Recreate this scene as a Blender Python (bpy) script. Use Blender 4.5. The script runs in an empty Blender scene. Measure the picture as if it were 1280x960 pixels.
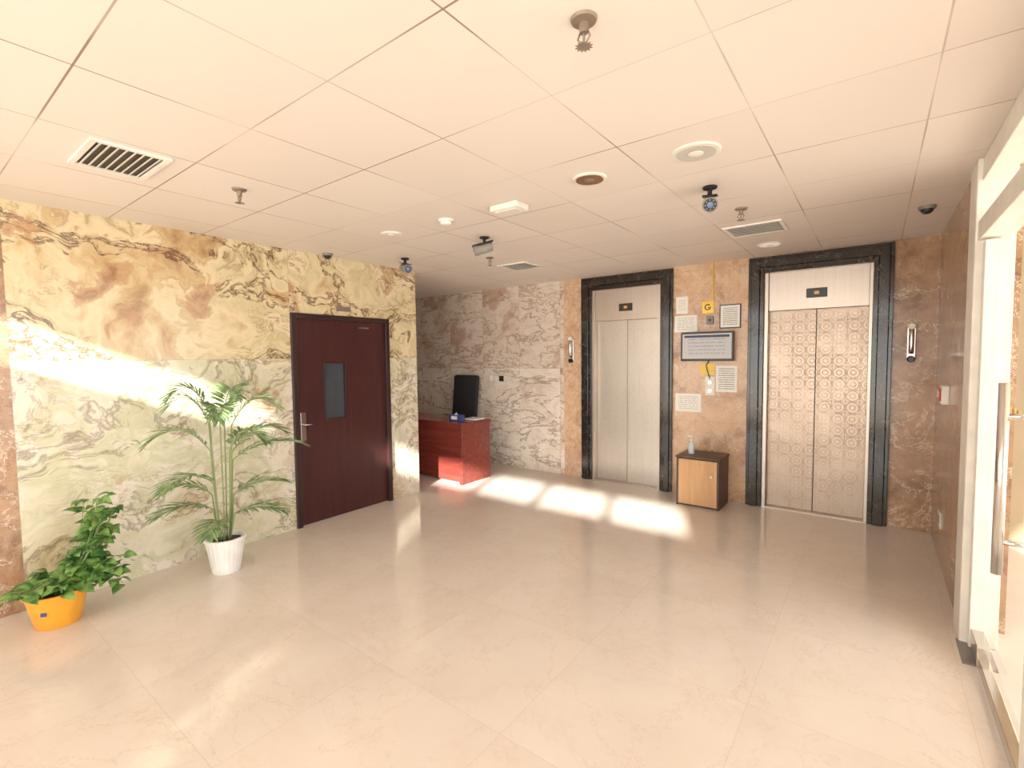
import bpy, math, random
from mathutils import Vector, Matrix, Euler
random.seed(7)
D=bpy.data; COL=bpy.context.scene.collection
XL,XR,YB,ZC=-4.207,0.411,5.419,2.534
YF=-1.0

# ---------------------------------------------------------------- node helper
class NT:
    def __init__(s,name):
        s.m=D.materials.new(name); s.m.use_nodes=True; s.t=s.m.node_tree; s.t.nodes.clear()
        s.out=s.n('ShaderNodeOutputMaterial')
    def n(s,typ,**k):
        x=s.t.nodes.new(typ)
        for a,b in k.items(): setattr(x,a,b)
        return x
    def l(s,a,b): s.t.links.new(a,b)
    def put(s,inp,v):
        if isinstance(v,bpy.types.NodeSocket): s.l(v,inp)
        elif v is not None:
            if inp.type=='RGBA' and len(v)==3: v=(*v,1)
            inp.default_value=v
    def math(s,op,a,b=None,c=None,clamp=False):
        x=s.n('ShaderNodeMath',operation=op,use_clamp=clamp)
        s.put(x.inputs[0],a)
        if b is not None: s.put(x.inputs[1],b)
        if c is not None: s.put(x.inputs[2],c)
        return x.outputs[0]
    def vm(s,op,a,b=None):
        x=s.n('ShaderNodeVectorMath',operation=op); s.put(x.inputs[0],a)
        if b is not None: s.put(x.inputs[1],b)
        return x.outputs[0]
    def pos(s): return s.n('ShaderNodeNewGeometry').outputs['Position']
    def sep(s,v):
        x=s.n('ShaderNodeSeparateXYZ'); s.l(v,x.inputs[0]); return x.outputs
    def comb(s,a,b,c):
        x=s.n('ShaderNodeCombineXYZ')
        for i,v in enumerate((a,b,c)): s.put(x.inputs[i],v)
        return x.outputs[0]
    def mapp(s,v,rot=(0,0,0),scale=(1,1,1),loc=(0,0,0)):
        x=s.n('ShaderNodeMapping'); s.l(v,x.inputs[0]); x.inputs['Rotation'].default_value=rot
        x.inputs['Scale'].default_value=scale; x.inputs['Location'].default_value=loc; return x.outputs[0]
    def noise(s,v,scale=1,detail=4,rough=.5,dist=0,off=None):
        x=s.n('ShaderNodeTexNoise')
        if off: v=s.vm('ADD',v,off)
        if v is not None: s.l(v,x.inputs['Vector'])
        x.inputs['Scale'].default_value=scale;x.inputs['Detail'].default_value=detail
        x.inputs['Roughness'].default_value=rough;x.inputs['Distortion'].default_value=dist
        return x.outputs['Fac']
    def ramp(s,f,st,interp='LINEAR'):
        x=s.n('ShaderNodeValToRGB'); s.l(f,x.inputs[0]); r=x.color_ramp; r.interpolation=interp
        while len(r.elements)<len(st): r.elements.new(.5)
        for e,(p,c) in zip(r.elements,st):
            e.position=p; e.color=(*c,1) if len(c)==3 else c
        return x.outputs[0]
    def mix(s,f,a,b,blend='MIX'):
        x=s.n('ShaderNodeMix',data_type='RGBA',blend_type=blend)
        s.put(x.inputs[0],f); s.put(x.inputs[6],a); s.put(x.inputs[7],b); return x.outputs[2]
    def ridge(s,nz,w):   # 1 on the vein, 0 away
        a=s.math('ABSOLUTE',s.math('SUBTRACT',nz,.5))
        return s.math('SUBTRACT',1.0,s.math('DIVIDE',a,w,clamp=True),clamp=True)
    def line(s,x,size,off,w): # 1 on grid line
        a=s.math('DIVIDE',s.math('SUBTRACT',x,off),size)
        f=s.math('FRACT',s.math('ADD',a,.5)); d=s.math('ABSOLUTE',s.math('SUBTRACT',f,.5))
        return s.math('LESS_THAN',d,w/size/2)
    def bsdf(s,color,rough=.5,metal=0,spec=.5,coat=0,emis=None,estr=0):
        b=s.n('ShaderNodeBsdfPrincipled')
        s.put(b.inputs['Base Color'],color); s.put(b.inputs['Roughness'],rough); s.put(b.inputs['Metallic'],metal)
        b.inputs['Specular IOR Level'].default_value=spec; b.inputs['Coat Weight'].default_value=coat
        if emis is not None: s.put(b.inputs['Emission Color'],emis); b.inputs['Emission Strength'].default_value=estr
        s.l(b.outputs[0],s.out.inputs[0]); return s.m
def S(r,g,b):   # sRGB 0-255 to linear
    f=lambda c:(c/255/12.92 if c/255<=.04045 else ((c/255+.055)/1.055)**2.4)
    return (f(r),f(g),f(b))
def plain(name,rgb,rough=.5,metal=0,var=.06,scale=12,**k):
    t=NT(name); nz=t.noise(t.pos(),scale,1)
    c=S(*rgb); lo=tuple(x*(1-var) for x in c); hi=tuple(min(1,x*(1+var)) for x in c)
    return t.bsdf(t.ramp(nz,[(.3,lo),(.7,hi)]),rough,metal,**k)

# ---------------------------------------------------------------- materials
def slab_vec(t,axis,size,zj,o=0):
    p=t.pos(); x,y,z=t.sep(p); h=(x,y,z)[axis]
    i=t.math('FLOOR',t.math('DIVIDE',t.math('SUBTRACT',h,o),size)); j=t.math('GREATER_THAN',z,zj)
    off=t.comb(t.math('MULTIPLY',i,3.37),t.math('MULTIPLY',i,1.71),t.math('MULTIPLY',j,7.3))
    joint=t.math('MAXIMUM',t.line(h,size,o,.004),t.line(z,50,zj,.004))
    return p,t.vm('ADD',p,off),h,z,joint
def onyx_left():
    t=NT('onyx_marble_left'); p,v,h,z,joint=slab_vec(t,1,1.77,1.56,.5)
    warp=t.n('ShaderNodeTexNoise'); t.l(v,warp.inputs['Vector']); warp.inputs['Scale'].default_value=1.3; warp.inputs['Detail'].default_value=3; warp.inputs['Roughness'].default_value=.58
    wv=t.vm('ADD',v,t.vm('MULTIPLY',t.vm('SUBTRACT',warp.outputs['Color'],(.5,.5,.5)),(.9,.9,.9)))
    gz=t.math('GREATER_THAN',z,1.56)
    n1=t.noise(wv,1.3,6,.6)
    hi=t.ramp(n1,[(.28,S(128,90,60)),(.36,S(190,158,112)),(.44,S(220,202,162)),(.50,S(200,184,142)),(.56,S(224,206,170)),(.64,S(192,156,110)),(.74,S(128,88,62))])
    lo=t.ramp(n1,[(.28,S(154,128,94)),(.37,S(202,190,154)),(.44,S(218,210,188)),(.50,S(194,190,154)),(.56,S(222,214,198)),(.64,S(200,184,156)),(.76,S(166,136,106))])
    base=t.mix(gz,lo,hi)
    rings=t.math('SINE',t.math('MULTIPLY',n1,66)); rings=t.math('MULTIPLY',t.math('POWER',t.math('MAXIMUM',rings,0),4),.45)
    rm=t.ramp(t.noise(v,1.0,1,off=(5,2,1)),[(.49,(0,0,0)),(.57,(1,1,1))])
    c=t.mix(t.math('MULTIPLY',rings,rm),base,S(138,96,62))
    vs=t.mapp(wv,rot=(math.radians(30),0,0),scale=(1,.6,1.6))
    v1=t.ridge(t.noise(vs,1.3,9,.66,.3),.020)
    v2=t.ridge(t.noise(vs,2.8,7,.66,.3,off=(3,9,4)),.017)
    up=t.math('ADD',.65,t.math('MULTIPLY',gz,.35))
    mask=t.ramp(warp.outputs['Fac'],[(.43,(.08,.08,.08)),(.57,(1,1,1))])
    c=t.mix(t.math('MULTIPLY',t.math('MULTIPLY',v1,up),.95),c,S(86,50,36))
    c=t.mix(t.math('MULTIPLY',t.math('MULTIPLY',v2,mask),t.math('MULTIPLY',up,.85)),c,S(124,80,54))
    rn=t.noise(wv,1.35,7,.64,off=(11,3,8)); rp=t.ramp(rn,[(.58,(0,0,0)),(.615,(1,1,1))])
    c=t.mix(t.math('MULTIPLY',rp,t.math('MULTIPLY',up,.75)),c,t.ramp(rn,[(.58,S(122,66,46)),(.62,S(184,138,98)),(.67,S(130,76,54)),(.72,S(196,158,120))]))
    c=t.mix(t.math('MULTIPLY',joint,.4),c,S(130,108,84))
    return t.bsdf(c,.2,spec=.4)
def marble_back():
    t=NT('marble_reception'); p,v,h,z,joint=slab_vec(t,0,.66,1.4)
    n1=t.noise(v,1.8,5,.62,.8)
    base=t.ramp(n1,[(.3,S(190,168,148)),(.45,S(222,209,194)),(.6,S(232,223,212)),(.75,S(202,176,152))])
    vs=t.mapp(v,rot=(0,math.radians(-38),0),scale=(.7,1,1.9))
    v1=t.ridge(t.noise(vs,1.7,8,.66,.5),.02); v2=t.ridge(t.noise(vs,3.6,6,.66,.4,off=(2,4,4)),.015)
    c=t.mix(t.math('MULTIPLY',v1,.8),base,S(124,84,62)); c=t.mix(t.math('MULTIPLY',v2,.5),c,S(166,128,100))
    rn=t.noise(v,1.7,5,.65,off=(7,1,3)); up=t.math('GREATER_THAN',z,1.4)
    c=t.mix(t.math('MULTIPLY',t.ramp(rn,[(.54,(0,0,0)),(.62,(.6,.6,.6))]),up),c,S(156,108,82))
    c=t.mix(t.math('MULTIPLY',up,.22),c,S(180,140,112))
    c=t.mix(t.math('MULTIPLY',joint,.5),c,S(120,100,80))
    return t.bsdf(c,.2,spec=.4)
def emperador(name,a,b,d,wv=.55):
    t=NT(name); p=t.pos()
    n1=t.noise(p,2.4,6,.68,.5); base=t.ramp(n1,[(.34,S(*b)),(.5,S(*a)),(.62,tuple(min(1,x*1.15) for x in S(*a))),(.74,S(*b))])
    c=t.mix(t.ramp(t.noise(p,7,5,.72,.6,off=(3,3,3)),[(.5,(0,0,0)),(.68,(.8,.8,.8))]),base,S(*d))
    v1=t.ridge(t.noise(p,2.2,7,.68,.5,off=(8,1,2)),.010)
    c=t.mix(t.math('MULTIPLY',v1,wv),c,S(232,212,188))
    v2=t.ridge(t.noise(p,2.9,7,.68,.5,off=(1,6,2)),.010)
    c=t.mix(t.math('MULTIPLY',v2,wv*.8),c,S(112,76,54))
    x,y,z=t.sep(p)
    c=t.mix(t.math('MULTIPLY',t.line(z,.82,.01,.004),.35),c,S(110,80,60))
    return t.bsdf(c,.18,spec=.4)
def black_marble():
    t=NT('black_marble'); p=t.pos(); n=t.noise(p,5,4,.6,1)
    c=t.mix(t.math('MULTIPLY',t.ridge(n,.012),.45),S(26,21,21),S(130,112,100))
    return t.bsdf(c,.12,spec=.5)
def floor_mat():
    t=NT('floor_marble_tiles'); p=t.pos(); x,y,z=t.sep(p)
    i=t.math('FLOOR',t.math('DIVIDE',t.math('SUBTRACT',x,-.42),.78)); j=t.math('FLOOR',t.math('DIVIDE',t.math('SUBTRACT',y,.7),.78))
    v=t.vm('ADD',p,t.comb(t.math('MULTIPLY',i,2.3),t.math('MULTIPLY',j,5.1),0))
    n=t.noise(v,1.6,5,.6,.4)
    c=t.ramp(n,[(.3,S(215,202,190)),(.5,S(220,208,197)),(.7,S(224,213,203))])
    c=t.mix(t.math('MULTIPLY',t.ridge(t.noise(v,1.5,8,.68,.6,off=(4,1,0)),.006),.4),c,S(188,162,140))
    c=t.mix(t.math('MULTIPLY',t.ridge(t.noise(v,1.1,8,.7,.5,off=(1,7,0)),.02),.2),c,S(204,186,170))
    ln=t.math('MAXIMUM',t.line(x,.78,-.42,.003),t.line(y,.78,.7,.003))
    c=t.mix(t.math('MULTIPLY',ln,.3),c,S(172,152,134))
    return t.bsdf(c,.075,spec=.65)
def ceil_mat():
    t=NT('ceiling_tiles'); p=t.pos(); x,y,z=t.sep(p)
    wn=t.n('ShaderNodeTexWhiteNoise',noise_dimensions='2D')
    i=t.math('FLOOR',t.math('DIVIDE',t.math('SUBTRACT',x,-1.0),.575)); j=t.math('FLOOR',t.math('DIVIDE',t.math('SUBTRACT',y,1.59),.571))
    t.l(t.comb(i,j,0),wn.inputs[0])
    c=t.mix(wn.outputs[0],S(228,215,205),S(233,221,212))
    dn=t.noise(p,1.3,2,off=(1,2,5))
    dk=t.ramp(dn,[(.40,(.05,.05,.05)),(.6,(1,1,1))])
    lx=t.math('MULTIPLY',t.line(x,.575,-1.0,.007),.9); ly=t.line(y,.571,1.59,.007)
    ln=t.math('MULTIPLY',t.math('MAXIMUM',lx,ly),dk)
    c=t.mix(t.math('MULTIPLY',ln,.85),c,S(116,80,60))
    thin=t.math('MAXIMUM',t.line(x,.575,-1.0,.003),t.line(y,.571,1.59,.003))
    c=t.mix(t.math('MULTIPLY',thin,.35),c,S(150,118,94))
    return t.bsdf(c,.5,spec=.3)
def steel_mat(name,pattern=0,base=(206,196,186)):
    t=NT(name); p=t.pos(); x,y,z=t.sep(p)
    br=t.noise(t.mapp(p,scale=(70,1,1)),2,1)
    c=t.ramp(br,[(.3,S(*[k-4 for k in base])),(.7,S(*[k+4 for k in base]))])
    r=.34
    if pattern:
        fx=t.math('SUBTRACT',t.math('FRACT',t.math('DIVIDE',x,.11)),.5); fz=t.math('SUBTRACT',t.math('FRACT',t.math('DIVIDE',z,.11)),.5)
        d=t.math('SQRT',t.math('ADD',t.math('MULTIPLY',fx,fx),t.math('MULTIPLY',fz,fz)))
        ring=t.math('MAXIMUM',t.math('LESS_THAN',t.math('ABSOLUTE',t.math('SUBTRACT',d,.44)),.05),t.math('LESS_THAN',t.math('ABSOLUTE',t.math('SUBTRACT',d,.2)),.05))
        sq=t.math('MAXIMUM',t.math('GREATER_THAN',t.math('ABSOLUTE',fx),.46),t.math('GREATER_THAN',t.math('ABSOLUTE',fz),.46))
        k=t.math('MULTIPLY',t.math('MAXIMUM',ring,sq),t.ramp(t.noise(p,5,2),[(.35,(.3,.3,.3)),(.6,(1,1,1))]))
        c=t.mix(t.math('MULTIPLY',k,.3*pattern),c,S(132,108,90)); r=t.math('ADD',.32,t.math('MULTIPLY',k,.15))
    return t.bsdf(c,r,.92)
def wood(name,a,b,rough=.35,ax=2,coat=0):
    t=NT(name); sc=[14,14,14]; sc[ax]=1.2
    n=t.noise(t.mapp(t.pos(),scale=tuple(sc)),1.5,3,.6,.6)
    return t.bsdf(t.ramp(n,[(.3,S(*a)),(.7,S(*b))]),rough,spec=.4,coat=coat)
def glass_mat():
    t=NT('clear_glass'); tr=t.n('ShaderNodeBsdfTransparent'); tr.inputs[0].default_value=(.95,.98,.965,1)
    gl=t.n('ShaderNodeBsdfGlossy'); gl.inputs['Roughness'].default_value=.02
    lw=t.n('ShaderNodeLayerWeight'); lw.inputs[0].default_value=.5
    f=t.math('ADD',.03,t.math('MULTIPLY',t.math('POWER',lw.outputs['Facing'],5),.5))
    mx=t.n('ShaderNodeMixShader'); t.l(f,mx.inputs[0]); t.l(tr.outputs[0],mx.inputs[1]); t.l(gl.outputs[0],mx.inputs[2]); t.l(mx.outputs[0],t.out.inputs[0])
    return t.m
def leaf_mat(name,a,b):
    t=NT(name); n=t.noise(t.pos(),18,1)
    c=t.ramp(n,[(.35,S(*a)),(.65,S(*b))])
    bs=t.n('ShaderNodeBsdfPrincipled'); t.l(c,bs.inputs['Base Color']); bs.inputs['Roughness'].default_value=.4
    tl=t.n('ShaderNodeBsdfTranslucent'); t.l(c,tl.inputs[0])
    mx=t.n('ShaderNodeMixShader'); mx.inputs[0].default_value=.2; t.l(bs.outputs[0],mx.inputs[1]); t.l(tl.outputs[0],mx.inputs[2]); t.l(mx.outputs[0],t.out.inputs[0])
    return t.m
def text_paper(name,bg=(238,235,228),ink=(120,115,112),dens=.5,rows=9):
    t=NT(name); tc=t.n('ShaderNodeTexCoord').outputs['Generated']; x,y,z=t.sep(tc)
    r=t.math('LESS_THAN',t.math('ABSOLUTE',t.math('SUBTRACT',t.math('FRACT',t.math('MULTIPLY',z,rows)),.5)),.2)
    w=t.math('GREATER_THAN',t.noise(t.comb(t.math('MULTIPLY',x,22),0,t.math('FLOOR',t.math('MULTIPLY',z,rows))),1,1),1-dens)
    ins=t.math('MULTIPLY',t.math('LESS_THAN',t.math('ABSOLUTE',t.math('SUBTRACT',x,.5)),.38),t.math('LESS_THAN',t.math('ABSOLUTE',t.math('SUBTRACT',z,.5)),.4))
    k=t.math('MULTIPLY',t.math('MULTIPLY',r,w),ins)
    return t.bsdf(t.mix(t.math('MULTIPLY',k,.8),S(*bg),S(*ink)),.5)

M=dict(
 onyx=onyx_left(),mback=marble_back(),
 emp=emperador('emperador_marble',(202,164,132),(164,122,92),(218,190,162)),
 empd=emperador('brown_marble',(166,128,98),(122,90,66),(188,156,126),.75),
 blk=black_marble(),floor=floor_mat(),ceil=ceil_mat(),steel=steel_mat('etched_steel',.3,(190,182,173)),steel2=steel_mat('embossed_steel',.75,(164,146,130)),steelp=steel_mat('brushed_steel',0,(184,172,161)),
 door=wood('door_veneer',(50,22,24),(66,30,30),.3),doorf=wood('door_frame_wood',(36,18,18),(50,26,24),.35),
 desk=wood('desk_veneer',(100,38,32),(126,52,44),.25,0,.3),cabd=wood('cabinet_dark_wood',(54,34,26),(72,46,34),.4,1),
 cabl=wood('cabinet_tan_panel',(186,138,94),(202,156,110),.4,2),
 white=plain('white_plastic',(232,226,218),.4),frame=plain('white_aluminium',(230,224,214),.35),
 black=plain('black_plastic',(20,20,22),.35),grey=plain('grey_plastic',(128,122,116),.45),dark=plain('dark_fabric',(26,26,30),.8),
 chrome=plain('chrome',(205,200,195),.18,1.0),brass=plain('aged_brass',(130,114,100),.45,.3),
 glass=glass_mat(),screen=text_paper('lcd_screen',(192,194,198),(150,154,166),.55,7),
 pot_o=plain('orange_glaze',(238,160,42),.35),pot_w=plain('white_ceramic',(240,238,234),.4),soil=plain('soil',(58,42,30),.9,var=.4,scale=60),
 palm=leaf_mat('palm_leaf',(84,118,74),(138,164,108)),ivy=leaf_mat('pothos_leaf',(48,100,42),(132,174,88)),stem=plain('green_stem',(130,148,92),.6),
 gold=plain('gold_plate',(205,165,60),.3,.6),yellow=plain('yellow_note',(240,205,90),.6),red=plain('red_plastic',(190,40,34),.4),
 blue=plain('blue_box',(40,60,130),.5),paper=text_paper('notice_paper'),paper2=text_paper('notice_paper_dense',dens=.6,ink=(80,80,92),rows=12),
 pbord=plain('paper_border_navy',(40,50,90),.5),recess=plain('downlight_brown',(132,90,56),.35,.3),slat=plain('vent_shadow',(60,48,40),.6),
 lamp=plain('lamp_lens',(236,230,220),.3,emis=(1,.95,.88),estr=.3),sun_blocker=plain('sun_blocker_paint',(225,220,212),.6),
 sand=plain('outdoor_paving',(208,200,190),.8,scale=3),ext=plain('outdoor_render_wall',(168,150,120),.8,scale=3),plast=plain('painted_plaster',(228,218,205),.7,scale=3),
 clearb=plain('bottle_plastic',(205,215,220),.15),smoke=plain('smoked_glass',(62,66,74),.08),led=plain('led_amber',(190,130,60),.4,emis=(1,.5,.15),estr=.2),lensg=plain('lens_glass',(90,110,160),.1))

# ---------------------------------------------------------------- mesh helpers
def link(o,parent=None):
    COL.objects.link(o)
    if parent: o.parent=parent
    return o
def empty(name,loc=(0,0,0)):
    o=D.objects.new(name,None); o.location=loc; o.empty_display_size=.1; COL.objects.link(o); return o
def mesh(name,verts,faces,mat,parent=None,smooth=False,bevel=0,seg=2):
    me=D.meshes.new(name)
    if parent is not None:
        pl=parent.location; verts=[(v[0]-pl.x,v[1]-pl.y,v[2]-pl.z) for v in verts]
    me.from_pydata([tuple(v) for v in verts],[],faces); me.materials.append(mat)
    if smooth:
        for p in me.polygons: p.use_smooth=True
    me.validate(); me.update()
    o=link(D.objects.new(name,me),parent)
    if bevel:
        b=o.modifiers.new('bevel','BEVEL'); b.width=bevel; b.segments=seg; b.limit_method='ANGLE'
    return o
BF=[(0,3,2,1),(4,5,6,7),(0,1,5,4),(1,2,6,5),(2,3,7,6),(3,0,4,7)]
def box(name,lo,hi,mat,parent=None,bevel=0,M4=None):
    x0,y0,z0=lo;x1,y1,z1=hi
    v=[Vector(a) for a in((x0,y0,z0),(x1,y0,z0),(x1,y1,z0),(x0,y1,z0),(x0,y0,z1),(x1,y0,z1),(x1,y1,z1),(x0,y1,z1))]
    if M4 is not None: v=[M4@a for a in v]
    return mesh(name,v,BF,mat,parent,bevel=bevel)
def lathe(name,c,prof,mat,parent=None,seg=32,axis=None,ribs=0,ramp=.0,smooth=True):
    """prof list of (r,z); revolve about z through c (or about axis vector)"""
    v=[];f=[];Q=Matrix.Identity(3)
    if axis is not None: Q=Vector((0,0,1)).rotation_difference(Vector(axis)).to_matrix()
    for r,z in prof:
        for k in range(seg):
            a=2*math.pi*k/seg; rr=r*(1+(ramp*math.cos(a*ribs) if ribs else 0))
            v.append(Vector(c)+Q@Vector((rr*math.cos(a),rr*math.sin(a),z)))
    n=len(prof)
    for i in range(n-1):
        for k in range(seg):
            k2=(k+1)%seg; f.append((i*seg+k,i*seg+k2,(i+1)*seg+k2,(i+1)*seg+k))
    f.append(tuple(range(seg))[::-1]); f.append(tuple((n-1)*seg+k for k in range(seg)))
    o=mesh(name,v,f,mat,parent,smooth=smooth)
    if smooth:
        e=o.modifiers.new('es','EDGE_SPLIT'); e.split_angle=math.radians(40)
    return o
def tube(name,pts,r,mat,parent=None,seg=8,taper=None):
    pts=[Vector(p) for p in pts]; v=[];f=[]
    for i,p in enumerate(pts):
        d=(pts[min(i+1,len(pts)-1)]-pts[max(i-1,0)]).normalized()
        u=d.orthogonal().normalized() if i==0 else (u-d*u.dot(d)).normalized(); w=d.cross(u)
        rr=r if taper is None else r*(1-(1-taper)*i/(len(pts)-1))
        for k in range(seg):
            a=2*math.pi*k/seg; v.append(p+u*rr*math.cos(a)+w*rr*math.sin(a))
    for i in range(len(pts)-1):
        for k in range(seg):
            k2=(k+1)%seg; f.append((i*seg+k,i*seg+k2,(i+1)*seg+k2,(i+1)*seg+k))
    f.append(tuple(range(seg))[::-1]); f.append(tuple((len(pts)-1)*seg+k for k in range(seg)))
    return mesh(name,v,f,mat,parent,smooth=True)

# ---------------------------------------------------------------- room shell
box('floor',(-6.8,YF-.1,-.1),(XR+.02,YB+.25,0),M['floor'])
box('floor_terrace',(XR+.02,YF-.1,-.1),(3.5,YB+.25,0),M['sand'])
box('ceiling',(-6.8,YF-.1,ZC),(XR+.2,YB+.25,ZC+.12),M['ceil'])
DY0,DY1,DZ=2.27,3.36,1.975   # door in left wall
w=empty('wall_left',(XL,0,0))
box('panel_brown',(XL-.2,YF,0),(XL,.5,ZC),M['empd'],w)
box('panel_a',(XL-.2,.5,0),(XL,DY0,ZC),M['onyx'],w)
box('panel_b',(XL-.2,DY1,0),(XL,3.76,ZC),M['onyx'],w)
box('panel_c',(XL-.2,DY0,DZ),(XL,DY1,ZC),M['onyx'],w)
box('wall_alcove_side',(-6.8,3.56,0),(XL-.2,3.76,ZC),M['mback'])
box('wall_alcove_end',(-6.8,3.76,0),(-6.6,YB+.2,ZC),M['mback'])
E=[(-2.97,-1.82,-2.83,-1.965),(-1.05,.11,-.905,-.025)]
ZT=2.36
w=empty('wall_back',(-3,YB,0))
box('reception_marble',(-6.6,YB,0),(-3.24,YB+.2,ZC),M['mback'],w)
for i,(a,b) in enumerate([(-3.24,-2.83),(-1.965,-.905),(-.025,XR+.19)]):
    box('pier_%d'%(i+1),(a,YB,0),(b,YB+.2,ZC),M['emp'] if i<2 else M['empd'],w)
for i,(_,_,a,b) in enumerate(E): box('lintel_%d'%(i+1),(a,YB,ZT),(b,YB+.2,ZC),M['emp'],w)
box('wall_right',(XR,3.67,0),(XR+.19,YB,ZC),M['empd'])
box('wall_terrace',(XR+.19,YB,0),(3.5,YB+.2,2.75),M['ext'])
box('light_block_soffit',(XR+.2,YF-.1,2.75),(3.5,YB+.25,2.85),M['plast'])  # roof added to cut the light coming in from the right

# ---- front facade (behind the viewer): transom lights above an added sun-blocking slab
XF1=.86
w=empty('wall_front',(-1.7,YF,0))
box('plinth',(XL-.2,YF-.12,0),(XF1,YF,.1),M['plast'],w)
box('head',(XL-.2,YF-.12,2.50),(XF1,YF,2.745),M['plast'],w)
box('transom_bar',(XL-.2,YF-.12,2.10),(XF1,YF,2.17),M['frame'],w)
op=[(-4.2,-2.92),(-2.54,-1.64),(-1.58,-.80),(-.74,.03),(.09,.84)]
prev=XL-.2
for i,(a,b) in enumerate(op):
    box('mullion_%d'%(i+1),(prev,YF-.12,.1),(a,YF,2.5),M['frame'],w); prev=b
box('mullion_6',(prev,YF-.12,.1),(XF1,YF,2.5),M['frame'],w)
for i,(a,b) in enumerate(op): mesh('window_%d'%(i+1),[(a,YF-.06,.1),(b,YF-.06,.1),(b,YF-.06,2.5),(a,YF-.06,2.5)],[(0,1,2,3)],M['glass'])
box('sun_block_wall',(XF1,YF-.12,0),(3.5,YF,2.745),M['ext'])  # unseen wall added to stop sun past the facade's end
box('sun_blocker_slab',(-8.0,-6.6,2.2),(3.5,YF-.121,2.215),M['sun_blocker'])  # unseen slab added to keep sun off the lower glass
box('ground',(-30,-40,-.14),(30,30,-.1),M['sand'])

# ---- right side glazing + glass door
w=empty('glazed_partition',(XR+.05,2,0))
box('post_white',(XR-.02,3.44,0),(XR+.13,3.67,ZC),M['frame'],w,.006)
box('head_rail',(XR,.3,2.42),(XR+.1,3.44,ZC),M['frame'],w,.004)
box('head_rail_corner',(XR,YF,2.49),(XR+.1,.3,ZC),M['frame'],w,.004)
box('mid_rail',(XR-.01,.3,2.12),(XR+.11,3.44,2.22),M['frame'],w,.004)
for i,y in enumerate((2.14,1.2,.3)):
    box('mullion_%d'%(i+1),(XR,y,0),(XR+.1,y+.09,2.42),M['frame'],w,.004)
def pane(name,a,b,z0,z1,par): mesh(name,[(XR+.05,a,z0),(XR+.05,b,z0),(XR+.05,b,z1),(XR+.05,a,z1)],[(0,1,2,3)],M['glass'],par)
pane('transom_glass',.3,3.44,2.22,2.42,w)
for i,(a,b) in enumerate([(1.29,2.14),(.39,1.2)]): pane('glass_%d'%(i+1),a,b,0,2.12,w)
pane('glass_corner',YF,.3,0,2.49,w)
g=empty('glass_door',(XR+.04,2.85,0))
pane('leaf',2.25,3.42,.02,2.11,g)
box('stile_hinge',(XR+.01,3.36,.02),(XR+.07,3.43,2.11),M['frame'],g,.003)
box('patch_bottom',(XR+.015,3.16,.015),(XR+.065,3.36,.12),M['chrome'],g,.003)
box('bottom_rail',(XR+.02,2.25,.015),(XR+.06,3.16,.07),M['chrome'],g,.003)
tube('pull_handle',[(XR-.04,2.44,.74),(XR-.04,2.44,1.44)],.016,M['chrome'],g,16)
for z in (.86,1.32): tube('handle_mount',[(XR-.04,2.44,z),(XR+.05,2.44,z)],.01,M['chrome'],g)
for k in range(5): lathe('marking_dot',(XR+.045,2.74+k*.08,1.3),[(.02,0),(.02,.003)],M['gold'],g,16,axis=(1,0,0))
box('floor_spring_plate',(XR-.03,3.2,0),(XR+.1,3.46,.006),M['grey'],g)

# ---------------------------------------------------------------- wooden door
g=empty('door_1',(XL,2.8,0))
fw=.05
box('frame_left',(XL-.15,DY0,0),(XL+.025,DY0+fw,DZ),M['doorf'],g,.004)
box('frame_right',(XL-.15,DY1-fw,0),(XL+.025,DY1,DZ),M['doorf'],g,.004)
box('frame_top',(XL-.15,DY0+fw,DZ-fw),(XL+.025,DY1-fw,DZ),M['doorf'],g,.004)
for nm,lo,hi in(('leaf_a',(DY0+fw,0.006),(2.60,DZ-fw)),('leaf_b',(2.82,0.006),(DY1-fw,DZ-fw)),('leaf_c',(2.60,.006),(2.82,.98)),('leaf_d',(2.60,1.51),(2.82,DZ-fw))):
    box(nm,(XL-.06,lo[0],lo[1]),(XL-.012,hi[0],hi[1]),M['door'],g)
box('vision_panel',(XL-.04,2.60,.98),(XL-.03,2.82,1.51),M['smoke'],g)
for a,b,c,d in((2.585,2.60,.965,1.525),(2.82,2.835,.965,1.525),(2.60,2.82,.965,.98),(2.60,2.82,1.51,1.525)):
    box('vision_bead',(XL-.02,a,c),(XL-.004,b,d),M['doorf'],g,.002)
box('handle_plate',(XL-.012,2.345,.80),(XL-.006,2.395,1.06),M['chrome'],g,.002)
tube('lever',[(XL-.01,2.37,.95),(XL+.035,2.37,.95),(XL+.04,2.39,.95),(XL+.04,2.43,.95)],.006,M['chrome'],g)
box('small_label',(XL-.012,3.0,1.86),(XL-.009,3.12,1.875),M['chrome'],g)
box('room_sign',(XL,2.74,2.02),(XL+.008,2.9,2.07),M['brass'],None,.002)

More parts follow.
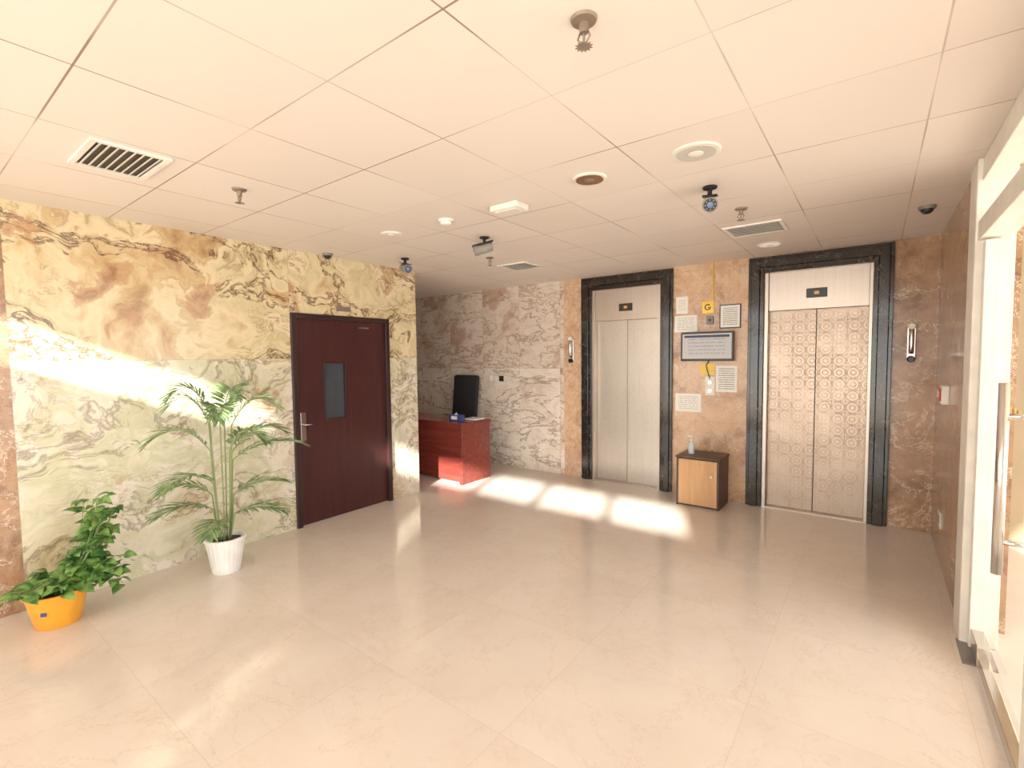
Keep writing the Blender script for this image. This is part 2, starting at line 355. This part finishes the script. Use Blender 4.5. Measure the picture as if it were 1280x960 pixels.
# ---------------------------------------------------------------- elevators
for i,(xa,xb,ia,ib) in enumerate(E):
    g=empty('elevator' if i==0 else 'elevator.001',((xa+xb)/2,YB,0))
    zt=2.52
    # stepped black marble architrave
    for k,(o,d) in enumerate(((0,.035),(.03,.055),(.105,.035))):
        o2=(.03,.105,ia-xa)[k]
        box('architrave_l%d'%k,(xa+o,YB-d,0),(xa+o2,YB,zt-o),M['blk'],g,.004)
        box('architrave_r%d'%k,(xb-o2,YB-d,0),(xb-o,YB,zt-o),M['blk'],g,.004)
        t2=(.03,.105,zt-ZT)[k]
        box('architrave_t%d'%k,(xa+o2,YB-d,zt-t2),(xb-o2,YB,zt-o),M['blk'],g,.004)
    box('jamb_l',(ia,YB-.01,0),(ia+.035,YB+.14,ZT),M['steelp'],g,.003)
    box('jamb_r',(ib-.035,YB-.01,0),(ib,YB+.14,ZT),M['steelp'],g,.003)
    box('header_panel',(ia+.035,YB+.02,1.985),(ib-.035,YB+.14,ZT),M['steelp'],g,.003)
    c=(ia+ib)/2; sm=M['steel'] if i==0 else M['steel2']
    box('door_leaf_l',(ia+.035,YB+.07,.01),(c-.003,YB+.11,1.985),sm,g,.002)
    box('door_leaf_r',(c+.003,YB+.07,.01),(ib-.035,YB+.11,1.985),sm,g,.002)
    box('door_seam_gasket',(c-.003,YB+.08,.01),(c+.003,YB+.1,1.985),M['black'],g)
    box('sill',(ia,YB-.02,0),(ib,YB+.14,.008),M['steelp'],g)
    box('floor_indicator',(c-.085,YB+.012,2.09),(c+.085,YB+.02,2.18),M['black'],g,.003)
    box('indicator_digits',(c-.02,YB+.0105,2.12),(c+.02,YB+.012,2.15),M['led'],g)
# lobby intercom phones
for i,x in enumerate((-3.12,.24)):
    g=empty('wall_intercom' if i==0 else 'wall_intercom.001',(x,YB,1.6))
    box('bracket',(x-.03,YB-.02,1.50),(x+.03,YB,1.78),M['chrome'],g,.004)
    tube('handset',[(x,YB-.035,1.55),(x,YB-.05,1.6),(x,YB-.05,1.72),(x,YB-.035,1.78)],.02,M['chrome'],g,12)
    lathe('earpiece',(x,YB-.02,1.78),[(.028,0),(.028,.035),(.02,.045)],M['white'],g,axis=(0,-1,0))
    lathe('mouthpiece',(x,YB-.02,1.5),[(.028,0),(.028,.035),(.02,.045)],M['black'],g,axis=(0,-1,0))
# notices between the lifts
def notice(name,x0,x1,z0,z1,mat,border=None,d=.004):
    g=empty(name,((x0+x1)/2,YB,(z0+z1)/2))
    if border:
        box('border',(x0,YB-d,z0),(x1,YB,z1),border,g,.001); e=.012
        box('sheet',(x0+e,YB-d-.002,z0+e),(x1-e,YB-d,z1-e),mat,g)
    else: box('sheet',(x0,YB-d,z0),(x1,YB,z1),mat,g)
    return g
notice('paper_notice',-1.805,-1.56,1.81,1.99,M['paper'])
notice('framed_notice',-1.33,-1.12,1.83,2.08,M['paper2'],M['pbord'],.012)
notice('printed_flyer',-1.36,-1.15,1.16,1.44,M['paper2'])
notice('instruction_sheet',-1.79,-1.51,.93,1.13,M['paper'])
notice('small_picture',-1.79,-1.66,2.01,2.20,M['paper'],M['frame'])
notice('sticky_note',-1.52,-1.38,1.34,1.46,M['yellow'])
g=notice('gold_lobby_sign',-1.51,-1.39,2.0,2.13,M['gold'],M['gold'],.006)
v=[];f=[];n=20   # letter G as an open ring with a bar
for k in range(n+1):
    a=math.radians(45+300*k/n)
    for r in(.034,.021): v.append((-1.45+r*math.cos(a),YB-.0095,2.065+r*math.sin(a)))
f=[(2*k,2*k+2,2*k+3,2*k+1) for k in range(n)]
v+= [(-1.45,YB-.0095,2.066),(-1.416,YB-.0095,2.066),(-1.416,YB-.0095,2.054),(-1.45,YB-.0095,2.054)]; m0=len(v)-4; f.append((m0,m0+1,m0+2,m0+3))
mesh('letter_g',v,f,M['black'],g)
g=empty('call_button_panel',(-1.42,YB,1.22))
box('plate',(-1.47,YB-.008,1.12),(-1.37,YB,1.32),M['white'],g,.003)
for z in(1.17,1.26): box('button',(-1.44,YB-.014,z-.02),(-1.40,YB-.008,z+.02),M['chrome'],g,.004)
g=empty('wall_keyswitch',(-1.42,YB,1.94)); box('body',(-1.46,YB-.03,1.88),(-1.39,YB,1.97),M['grey'],g,.005); lathe('lens',(-1.425,YB-.03,1.925),[(.015,0),(.012,.01)],M['black'],g,axis=(0,-1,0))
box('cable_trunking',(-1.405,YB-.015,2.13),(-1.39,YB,ZC),M['gold'],None,.002)
g=empty('wall_monitor',(-1.43,YB,1.64))
box('mount',(-1.5,YB-.05,1.58),(-1.36,YB,1.7),M['black'],g)
box('bezel',(-1.71,YB-.085,1.49),(-1.17,YB-.05,1.80),M['black'],g,.008)
box('screen',(-1.69,YB-.0865,1.515),(-1.19,YB-.085,1.78),M['screen'],g)
box('screen_header',(-1.67,YB-.0875,1.74),(-1.21,YB-.0865,1.765),M['pbord'],g)
tube('monitor_cable',[(-1.42,YB-.03,1.5),(-1.46,YB-.015,1.44),(-1.44,YB-.01,1.36),(-1.42,YB-.01,1.3)],.005,M['black'],g)
# switches on reception marble
g=empty('light_switch_bank',(-4.37,YB,1.25))
for k in range(3): box('switch_%d'%k,(-4.5+k*.09,YB-.01,1.21),(-4.42+k*.09,YB,1.29),M['white'] if k!=2 else M['black'],g,.003)

# right wall fittings
g=empty('fire_alarm_call_point',(XR,4.54,1.25)); box('back_box',(XR-.04,4.47,1.19),(XR,4.61,1.32),M['white'],g,.005); box('face',(XR-.05,4.49,1.21),(XR-.04,4.59,1.30),M['red'],g,.004); box('press_plate',(XR-.053,4.515,1.235),(XR-.05,4.565,1.275),M['white'],g,.001)
g=empty('wall_isolator_switch',(XR,4.75,1.25)); box('body',(XR-.035,4.69,1.19),(XR,4.80,1.31),M['red'],g,.004); box('rocker',(XR-.042,4.72,1.22),(XR-.035,4.77,1.28),M['frame'],g,.003)
g=empty('wall_socket',(XR,4.69,.33)); box('plate',(XR-.01,4.64,.26),(XR,4.78,.38),M['white'],g,.004); box('rocker',(XR-.014,4.68,.29),(XR-.01,4.72,.35),M['grey'],g)

# ---------------------------------------------------------------- cabinet + sanitizer
g=empty('small_cabinet',(-1.42,5.18,0)); cx0,cx1,cy0,cy1,ch=-1.63,-1.21,4.98,5.36,.52
box('side_l',(cx0,cy0,0),(cx0+.018,cy1,ch-.02),M['cabd'],g,.002); box('side_r',(cx1-.018,cy0,0),(cx1,cy1,ch-.02),M['cabd'],g,.002)
box('back',(cx0+.018,cy1-.012,.03),(cx1-.018,cy1,ch-.02),M['cabd'],g); box('base',(cx0+.018,cy0+.02,.03),(cx1-.018,cy1-.012,.05),M['cabd'],g)
box('plinth',(cx0+.018,cy0+.03,0),(cx1-.018,cy0+.045,.03),M['cabd'],g)
box('door_panel',(cx0+.02,cy0-.002,.025),(cx1-.02,cy0+.016,ch-.03),M['cabl'],g,.003)
box('top',(cx0-.008,cy0-.012,ch-.02),(cx1+.008,cy1,ch),M['cabd'],g,.003)
lathe('knob',(cx1-.07,cy0-.002,.34),[(.006,0),(.006,.012),(.012,.015),(.012,.022)],M['chrome'],g,16,axis=(0,-1,0))
g=empty('sanitizer_bottle',(-1.53,5.15,ch))
lathe('body',(-1.53,5.15,ch),[(.03,0),(.032,.01),(.032,.09),(.022,.11),(.012,.118),(.012,.13)],M['clearb'],g,24)
lathe('pump',(-1.53,5.15,ch+.13),[(.013,0),(.013,.018),(.004,.02),(.004,.045),(.01,.047),(.01,.056)],M['white'],g,16)
box('nozzle',(-1.565,5.143,ch+.177),(-1.53,5.157,ch+.187),M['white'],g,.002)

# ---------------------------------------------------------------- reception desk
g=empty('reception_desk',(-4.7,4.5,0)); dx0,dx1,dy0,dy1,dh=-5.45,-3.97,4.24,4.79,.76
box('front_panel',(dx0+.03,dy0+.03,.03),(dx1-.03,dy0+.05,dh-.03),M['desk'],g,.002)
box('end_panel_r',(dx1-.035,dy0+.01,0),(dx1-.01,dy1-.01,dh-.03),M['desk'],g,.003)
box('end_panel_l',(dx0+.01,dy0+.01,0),(dx0+.035,dy1-.01,dh-.03),M['desk'],g,.003)
box('top',(dx0,dy0,dh-.03),(dx1,dy1,dh),M['desk'],g,.006)
box('corner_post',(dx1-.06,dy0+.005,0),(dx1-.008,dy0+.055,dh-.03),M['desk'],g,.004)
box('drawer_unit',(dx0+.04,dy0+.06,.1),(dx0+.42,dy1-.05,dh-.035),M['desk'],g,.002)
g=empty('tissue_box',(-4.2,4.42,dh)); box('carton',(-4.3,4.36,dh),(-4.12,4.46,dh+.075),M['blue'],g,.003); box('label',(-4.26,4.358,dh+.02),(-4.16,4.36,dh+.06),M['white'],g); mesh('tissue',[(-4.23,4.39,dh+.075),(-4.19,4.39,dh+.075),(-4.21,4.43,dh+.075),(-4.21,4.4,dh+.11)],[(0,1,3),(1,2,3),(2,0,3)],M['white'],g)
g=empty('open_logbook',(-4.06,4.6,dh)); box('cover',(-4.19,4.49,dh),(-3.99,4.71,dh+.004),M['dark'],g); box('pages_a',(-4.185,4.5,dh+.004),(-3.995,4.70,dh+.02),M['white'],g,.003)
# office chair
cx,cy=-4.84,5.02
g=empty('office_chair',(cx,cy,0))
for k in range(5):
    a=k*2*math.pi/5+.3; e=(cx+.24*math.cos(a),cy+.24*math.sin(a),.06)
    tube('base_arm',[(cx,cy,.1),e],.018,M['black'],g,8,.7); lathe('castor',(e[0],e[1]-.015,.03),[(.028,0),(.03,.008),(.03,.022),(.028,.03)],M['black'],g,16,axis=(0,1,0))
lathe('gas_lift',(cx,cy,.08),[(.03,0),(.03,.2),(.018,.21),(.018,.36)],M['chrome'],g,16)
box('seat',(cx-.24,cy-.2,.44),(cx+.24,cy+.2,.53),M['dark'],g,.035)
RB=Matrix.Translation((cx,cy+.2,.58))@Matrix.Rotation(math.radians(-6),4,'X')
box('backrest',(-.24,-.03,0),(.24,.03,.72),M['dark'],g,.03,RB); box('back_spine',(-.03,.03,-.1),(.03,.05,.4),M['black'],g,0,RB)
for s in(-1,1):
    tube('armrest',[(cx+s*.25,cy+.15,.5),(cx+s*.28,cy+.15,.7),(cx+s*.28,cy-.12,.72),(cx+s*.25,cy-.12,.5)],.016,M['black'],g)

# ---------------------------------------------------------------- ceiling fittings
def sprinkler(i,x,y):
    g=empty('fire_sprinkler' if i==0 else 'fire_sprinkler.%03d'%i,(x,y,ZC))
    lathe('rosette',(x,y,ZC-.012),[(.02,0),(.036,.004),(.04,.012)],M['brass'],g,24)
    lathe('stem',(x,y,ZC-.04),[(.012,0),(.014,.01),(.014,.028)],M['brass'],g,16)
    for s in(-1,1): tube('yoke_arm',[(x+s*.012,y,ZC-.035),(x+s*.02,y,ZC-.052),(x+s*.006,y,ZC-.072)],.003,M['brass'],g,6)
    lathe('bulb',(x,y,ZC-.068),[(.002,0),(.004,.01),(.004,.022),(.002,.03)],M['grey'],g,12)
    v=[(x,y,ZC-.076)];f=[];n=24
    for k in range(n):
        a=2*math.pi*k/n; r=.027 if k%2 else .018; v.append((x+r*math.cos(a),y+r*math.sin(a),ZC-.077))
    f=[(0,1+k,1+(k+1)%n) for k in range(n)]
    o=mesh('deflector',v,f,M['brass'],g); s=o.modifiers.new('s','SOLIDIFY'); s.thickness=.002
for i,(x,y) in enumerate([(-.705,1.30),(-2.95,1.32),(-.75,3.57),(-3.06,3.71)]): sprinkler(i,x,y)
def downlight(i,x,y,r,inner,nm='recessed_downlight'):
    g=empty(nm if i==0 else nm+'.%03d'%i,(x,y,ZC))
    lathe('trim_ring',(x,y,ZC-.008),[(r*.78,0),(r*.95,0),(r,.005),(r,.008)],M['white'],g,40)
    lathe('reflector',(x,y,ZC-.010),[(r*.80,0),(r*.80,.002),(r*.5,.004)],inner,g,40)
    lathe('bulb',(x,y,ZC-.016),[(r*.2,0),(r*.3,.004),(r*.32,.009)],M['white'] if inner!=M['recess'] else M['brass'],g,24)
downlight(0,-1.29,2.44,.095,M['recess']); downlight(1,-.72,2.45-.0,.115,plain('downlight_diffuser',(196,190,182),.3)); downlight(2,-3.07,2.51,.08,M['white']); downlight(3,-.78,4.87,.10,M['lamp'])
def vent(i,x0,x1,y0,y1,n):
    g=empty('air_vent' if i==0 else 'air_vent.%03d'%i,((x0+x1)/2,(y0+y1)/2,ZC)); e=.025; zb=ZC-.012
    box('f1',(x0,y0,zb),(x1,y0+e,ZC),M['white'],g,.002);box('f2',(x0,y1-e,zb),(x1,y1,ZC),M['white'],g,.002)
    box('f3',(x0,y0+e,zb),(x0+e,y1-e,ZC),M['white'],g,.002);box('f4',(x1-e,y0+e,zb),(x1,y1-e,ZC),M['white'],g,.002)
    box('duct_shade',(x0+e,y0+e,ZC-.003),(x1-e,y1-e,ZC),M['slat'],g)  # dark sheet, its colour stands for the shade inside the duct
    for k in range(n):
        yc=y0+e+(k+.5)*(y1-y0-2*e)/n; R=Matrix.Translation(((x0+x1)/2,yc,ZC-.009))@Matrix.Rotation(math.radians(28),4,'X')
        hw=.012 if i else .006
        box('slat_%d'%k,(-(x1-x0)/2+e,-hw,-.001),((x1-x0)/2-e,hw,.001),M['white'],g,0,R)
vent(0,-3.18,-2.76,.62,.93,8); vent(1,-.98,-.57,4.02,4.38,7); vent(2,-3.26,-2.90,4.07,4.43,7)
g=empty('smoke_detector',(-2.47,2.51,ZC)); lathe('base',(-2.47,2.51,ZC-.015),[(.05,0),(.055,.015)],M['white'],g); lathe('head',(-2.47,2.51,ZC-.04),[(.018,0),(.035,.006),(.042,.02),(.042,.025)],M['white'],g)
g=empty('wireless_access_box',(-1.93,2.53,ZC))
box('body',(-2.03,2.46,ZC-.04),(-1.81,2.60,ZC),M['white'],g,.012); box('cover_strip',(-2.0,2.49,ZC-.045),(-1.84,2.57,ZC-.04),M['frame'],g,.003)
def cctv(i,x,y,dirv,s=1):
    g=empty('cctv_camera' if i==0 else 'cctv_camera.%03d'%i,(x,y,ZC)); d=Vector(dirv).normalized()
    lathe('ceiling_plate',(x,y,ZC-.012),[(.03*s,0),(.034*s,.004),(.034*s,.012)],M['dark'],g,20)
    e=Vector((x,y,ZC-.06*s)); tube('bracket',[(x,y,ZC-.01),(x,y,ZC-.04*s),e],.011*s,M['dark'],g,10)
    c=e-d*.06*s+Vector((0,0,-.02*s))
    lathe('housing',c,[(.024*s,0),(.032*s,.008*s),(.034*s,.1*s),(.036*s,.102*s),(.036*s,.135*s),(.03*s,.135*s),(.03*s,.128*s)],M['grey'],g,24,axis=d)
    lathe('front_glass',c+d*.128*s,[(.03*s,0),(.029*s,.002)],M['black'],g,24,axis=d)
    lathe('lens',c+d*.13*s,[(.015*s,0),(.013*s,.006*s),(.006*s,.007*s)],M['lensg'],g,20,axis=d)
    for k in range(8):
        a=k*math.pi/4; u=d.orthogonal().normalized(); w2=d.cross(u)
        lathe('ir_led',c+d*.13*s+(u*math.cos(a)+w2*math.sin(a))*.022*s,[(.0035*s,0),(.003*s,.003*s)],M['grey'],g,8,axis=d)
    Rv=d.to_track_quat('Y','Z').to_matrix().to_4x4(); Rv.translation=c+Vector((0,0,.036*s))
    box('sunshade',(-.035*s,-.005,0),(.035*s,.15*s,.004),M['dark'],g,.002,Rv)
cctv(0,-.80,3.0,(.3,-1,-.4),1.2); cctv(1,-2.58,3.06,(-.9,-.9,-.35),1.15); cctv(2,-3.72,3.2,(.9,-.35,-.25),1.2)
for nm,x,y in [('dome_camera',.25,4.32),('dome_camera_left',-4.1,2.6)]:  # the fitting by the left wall is a dome camera too
    g=empty(nm,(x,y,ZC))
    lathe('base',(x,y,ZC-.02),[(.045,0),(.05,.02)],M['grey'],g,24); lathe('dome',(x,y,ZC-.052),[(.004,0),(.02,.004),(.032,.016),(.036,.032)],M['black'],g,24)

# ---------------------------------------------------------------- plants
def potbody(g,c,rb,rt,h,mat,ribs=0):
    lathe('pot',c,[(rb*.95,0),(rb,.006),(rb+(rt-rb)*.5,h*.5),(rt*.98,h*.9),(rt*1.05,h*.91),(rt*1.06,h*.99),(rt,h),(rt*.93,h*.99),(rt*.9,h*.86)],mat,g,96 if ribs else 48,ribs=ribs,ramp=.015 if ribs else 0)
    lathe('soil',(c[0],c[1],c[2]+h*.86),[(rt*.9,0),(rt*.7,.008)],M['soil'],g,32)
# palm
px,py=-3.80,1.50
g=empty('potted_palm',(px,py,0)); potbody(g,(px,py,0),.092,.13,.26,M['pot_w'],24)
V=[];F=[]
def leaflet(base,dirv,nrm,L,W):
    side=dirv.cross(nrm).normalized(); i=len(V)
    tip=base+dirv*L-Vector((0,0,1))*L*.18
    V.extend([base,base+dirv*L*.3+side*W,base+dirv*L*.3-side*W,base+dirv*L*.7+side*W*.75-Vector((0,0,L*.07)),base+dirv*L*.7-side*W*.75-Vector((0,0,L*.07)),tip,base+dirv*L*.3+nrm*W*.35,base+dirv*L*.7+nrm*W*.25-Vector((0,0,L*.07))])
    F.extend([(i,i+1,i+6),(i,i+6,i+2),(i+1,i+3,i+7,i+6),(i+6,i+7,i+4,i+2),(i+3,i+5,i+7),(i+7,i+5,i+4)])
# (azimuth deg, stem height, arch reach, lift)
fr=[(95,.76,.42,.46),(70,1.0,.30,.55),(130,1.10,.24,.5),(-90,.80,.36,.50),(-110,1.04,.24,.55),(-75,.52,.38,.28),(-95,.30,.34,.14),(85,.40,.36,.12),(20,.8,.28,.4),(-20,1.0,.22,.45),(-85,1.14,.24,.5),(80,.70,.50,.26),(-40,.2,.32,.05),(45,.24,.32,.04),(-120,.42,.28,.22)]
for k,(az,sh,reach,lift) in enumerate(fr):
    a=math.radians(az+random.uniform(-8,8)); hd=Vector((math.cos(a),math.sin(a),0)); b0=Vector((px,py,.22))+hd*.03
    b1=Vector((px,py,.22+sh*.85))+hd*.07
    tip=b1+hd*reach+Vector((0,0,lift*.22)); mid=b1+hd*reach*.45+Vector((0,0,lift*.45+.06))
    if tip.x<XL+.08: tip.x=XL+.08
    pts=[b0,b0.lerp(b1,.5)+hd*.004,b1]
    for q in range(1,11):
        s=q/10; pts.append(b1*(1-s)**2+mid*2*s*(1-s)+tip*s*s)
    tube('stem_%d'%k,pts,.0055,M['stem'],g,6,.3)
    rp=[];N=18
    for q in range(N+1):
        s=.04+.96*q/N; rp.append(b1*(1-s)**2+mid*2*s*(1-s)+tip*s*s)
    for q in range(1,N+1):
        d=(rp[q]-rp[q-1]).normalized(); side=d.cross(Vector((0,0,1))).normalized(); up=side.cross(d)
        s=q/N; L=.19*(.55+.9*s*(1-s)*1.8)*(1 if s<.85 else .75)
        for sg in(-1,1):
            dv=(side*sg*(.95-.5*s)+d*(.55+.6*s)+up*.12+Vector((random.uniform(-.1,.1),random.uniform(-.1,.1),random.uniform(-.12,.08)))).normalized()
            leaflet(rp[q],dv,up,L*random.uniform(.9,1.1),.011)
V=[Vector((max(v.x,XL+.01),v.y,v.z)) for v in V]
mesh('fronds',V,F,M['palm'],g)
# pothos
qx,qy=-3.86,.59
g=empty('potted_pothos',(qx,qy,0)); potbody(g,(qx,qy,0),.105,.145,.21,M['pot_o'])
box('pot_sticker',(-.014,0,0),(.014,.002,.022),M['blue'],g,0,Matrix.Translation((qx+.107,qy-.078,.1))@Matrix.Rotation(math.radians(54),4,'Z'))
V=[];F=[]
def ovate(base,d,up,L):
    side=d.cross(up).normalized(); up=side.cross(d).normalized(); i=len(V); prof=[(0,.02),(.02,.26),(.2,.40),(.45,.38),(.7,.24),(.88,.1),(1,0)]
    for s,wd in prof:
        c=base+d*L*s+up*L*(.12*math.sin(s*math.pi)-.15*s*s)
        V.extend([c-side*wd*L+up*L*.08*wd*2.2,c,c+side*wd*L+up*L*.08*wd*2.2])
    for r in range(len(prof)-1):
        a=i+r*3; F.extend([(a,a+1,a+4,a+3),(a+1,a+2,a+5,a+4)])
vines=[]
for k in range(13):
    a=random.uniform(0,6.28); h=random.uniform(.06,.16); r=random.uniform(.12,.22)
    vines.append([Vector((qx,qy,.2)),Vector((qx+.5*r*math.cos(a),qy+.5*r*math.sin(a),.2+h)),Vector((qx+r*math.cos(a),qy+r*math.sin(a),.2+h*.25))])
for k in range(12):
    t2=random.uniform(-.06,.06); u2=random.uniform(-.08,.06)
    vines.append([Vector((qx+.02,qy,.2)),Vector((qx+t2+.02,qy+.19+u2,.36)),Vector((qx+t2-.04,qy+.25+u2*1.2,random.uniform(.44,.72)))])
for k in range(4):
    vines.append([Vector((qx,qy,.2)),Vector((qx+.10,qy+.20,.36)),Vector((qx+.05,qy+.30,.14+.06*k))])
for k,vn in enumerate(vines):
    pts=[vn[0]*(1-s)**2+vn[1]*2*s*(1-s)+vn[2]*s*s for s in [q/8 for q in range(9)]]
    pts=[Vector((max(p.x,XL+.04),p.y,p.z)) for p in pts]
    tube('vine_%d'%k,pts,.004,M['stem'],g,6,.5)
    for q in range(2,9):
        for _ in range(2):
            a=random.uniform(0,6.28); d=Vector((math.cos(a)+.35,math.sin(a)-.15,random.uniform(-.5,.35))).normalized()
            up=Vector((random.uniform(-.3,.6),random.uniform(-.5,.2),1)).normalized()
            ovate(pts[q]+d*.015,d,up,random.uniform(.055,.095))
V=[Vector((max(v.x,XL+.01),v.y,max(v.z,.02))) for v in V]
mesh('leaves',V,F,M['ivy'],g,smooth=True)

# ---------------------------------------------------------------- light
sd=D.lights.new('sun','SUN'); sd.energy=32; sd.angle=math.radians(1.6); sd.color=(1,.94,.87)
so=D.objects.new('sun',sd); so.rotation_euler=Vector((-.40,1,-.42)).to_track_quat('-Z','Y').to_euler(); COL.objects.link(so)
wd=D.worlds.new('sky'); bpy.context.scene.world=wd; wd.use_nodes=True; wt=wd.node_tree
bg=wt.nodes['Background']; bg.inputs[0].default_value=(1,.95,.925,1); bg.inputs[1].default_value=6.1
def portal(name,loc,dirv,sx,sy):
    l=D.lights.new(name,'AREA'); l.shape='RECTANGLE'; l.size=sx; l.size_y=sy; l.cycles.is_portal=True
    o=D.objects.new(name,l); o.location=loc; o.rotation_euler=Vector(dirv).to_track_quat('-Z','Z').to_euler(); COL.objects.link(o)
portal('portal_front',(-1.7,YF-.2,1.26),(0,1,0),5.2,2.6)
portal('portal_right',(3.5,2.2,1.36),(-1,0,0),6.7,2.8)

# ---------------------------------------------------------------- camera
yaw,pit,rol=math.radians(37.072),math.radians(3.154),math.radians(-.62)
F0=Vector((-math.sin(yaw),math.cos(yaw),0));R0=Vector((math.cos(yaw),math.sin(yaw),0));Z=Vector((0,0,1))
Fw=F0*math.cos(pit)-Z*math.sin(pit);U=F0*math.sin(pit)+Z*math.cos(pit)
R1=R0*math.cos(rol)+U*math.sin(rol);U1=-R0*math.sin(rol)+U*math.cos(rol)
mt=Matrix((( R1.x,U1.x,-Fw.x,0),(R1.y,U1.y,-Fw.y,0),(R1.z,U1.z,-Fw.z,1.55),(0,0,0,1)))
cd=D.cameras.new('camera'); cd.sensor_width=36; cd.lens=602.05/1280*36; cd.clip_start=.02
co=D.objects.new('camera',cd); co.matrix_world=mt; COL.objects.link(co); bpy.context.scene.camera=co
vs=bpy.context.scene.view_settings; vs.view_transform='Standard'; vs.look='None'; vs.exposure=-.04; vs.gamma=1.12
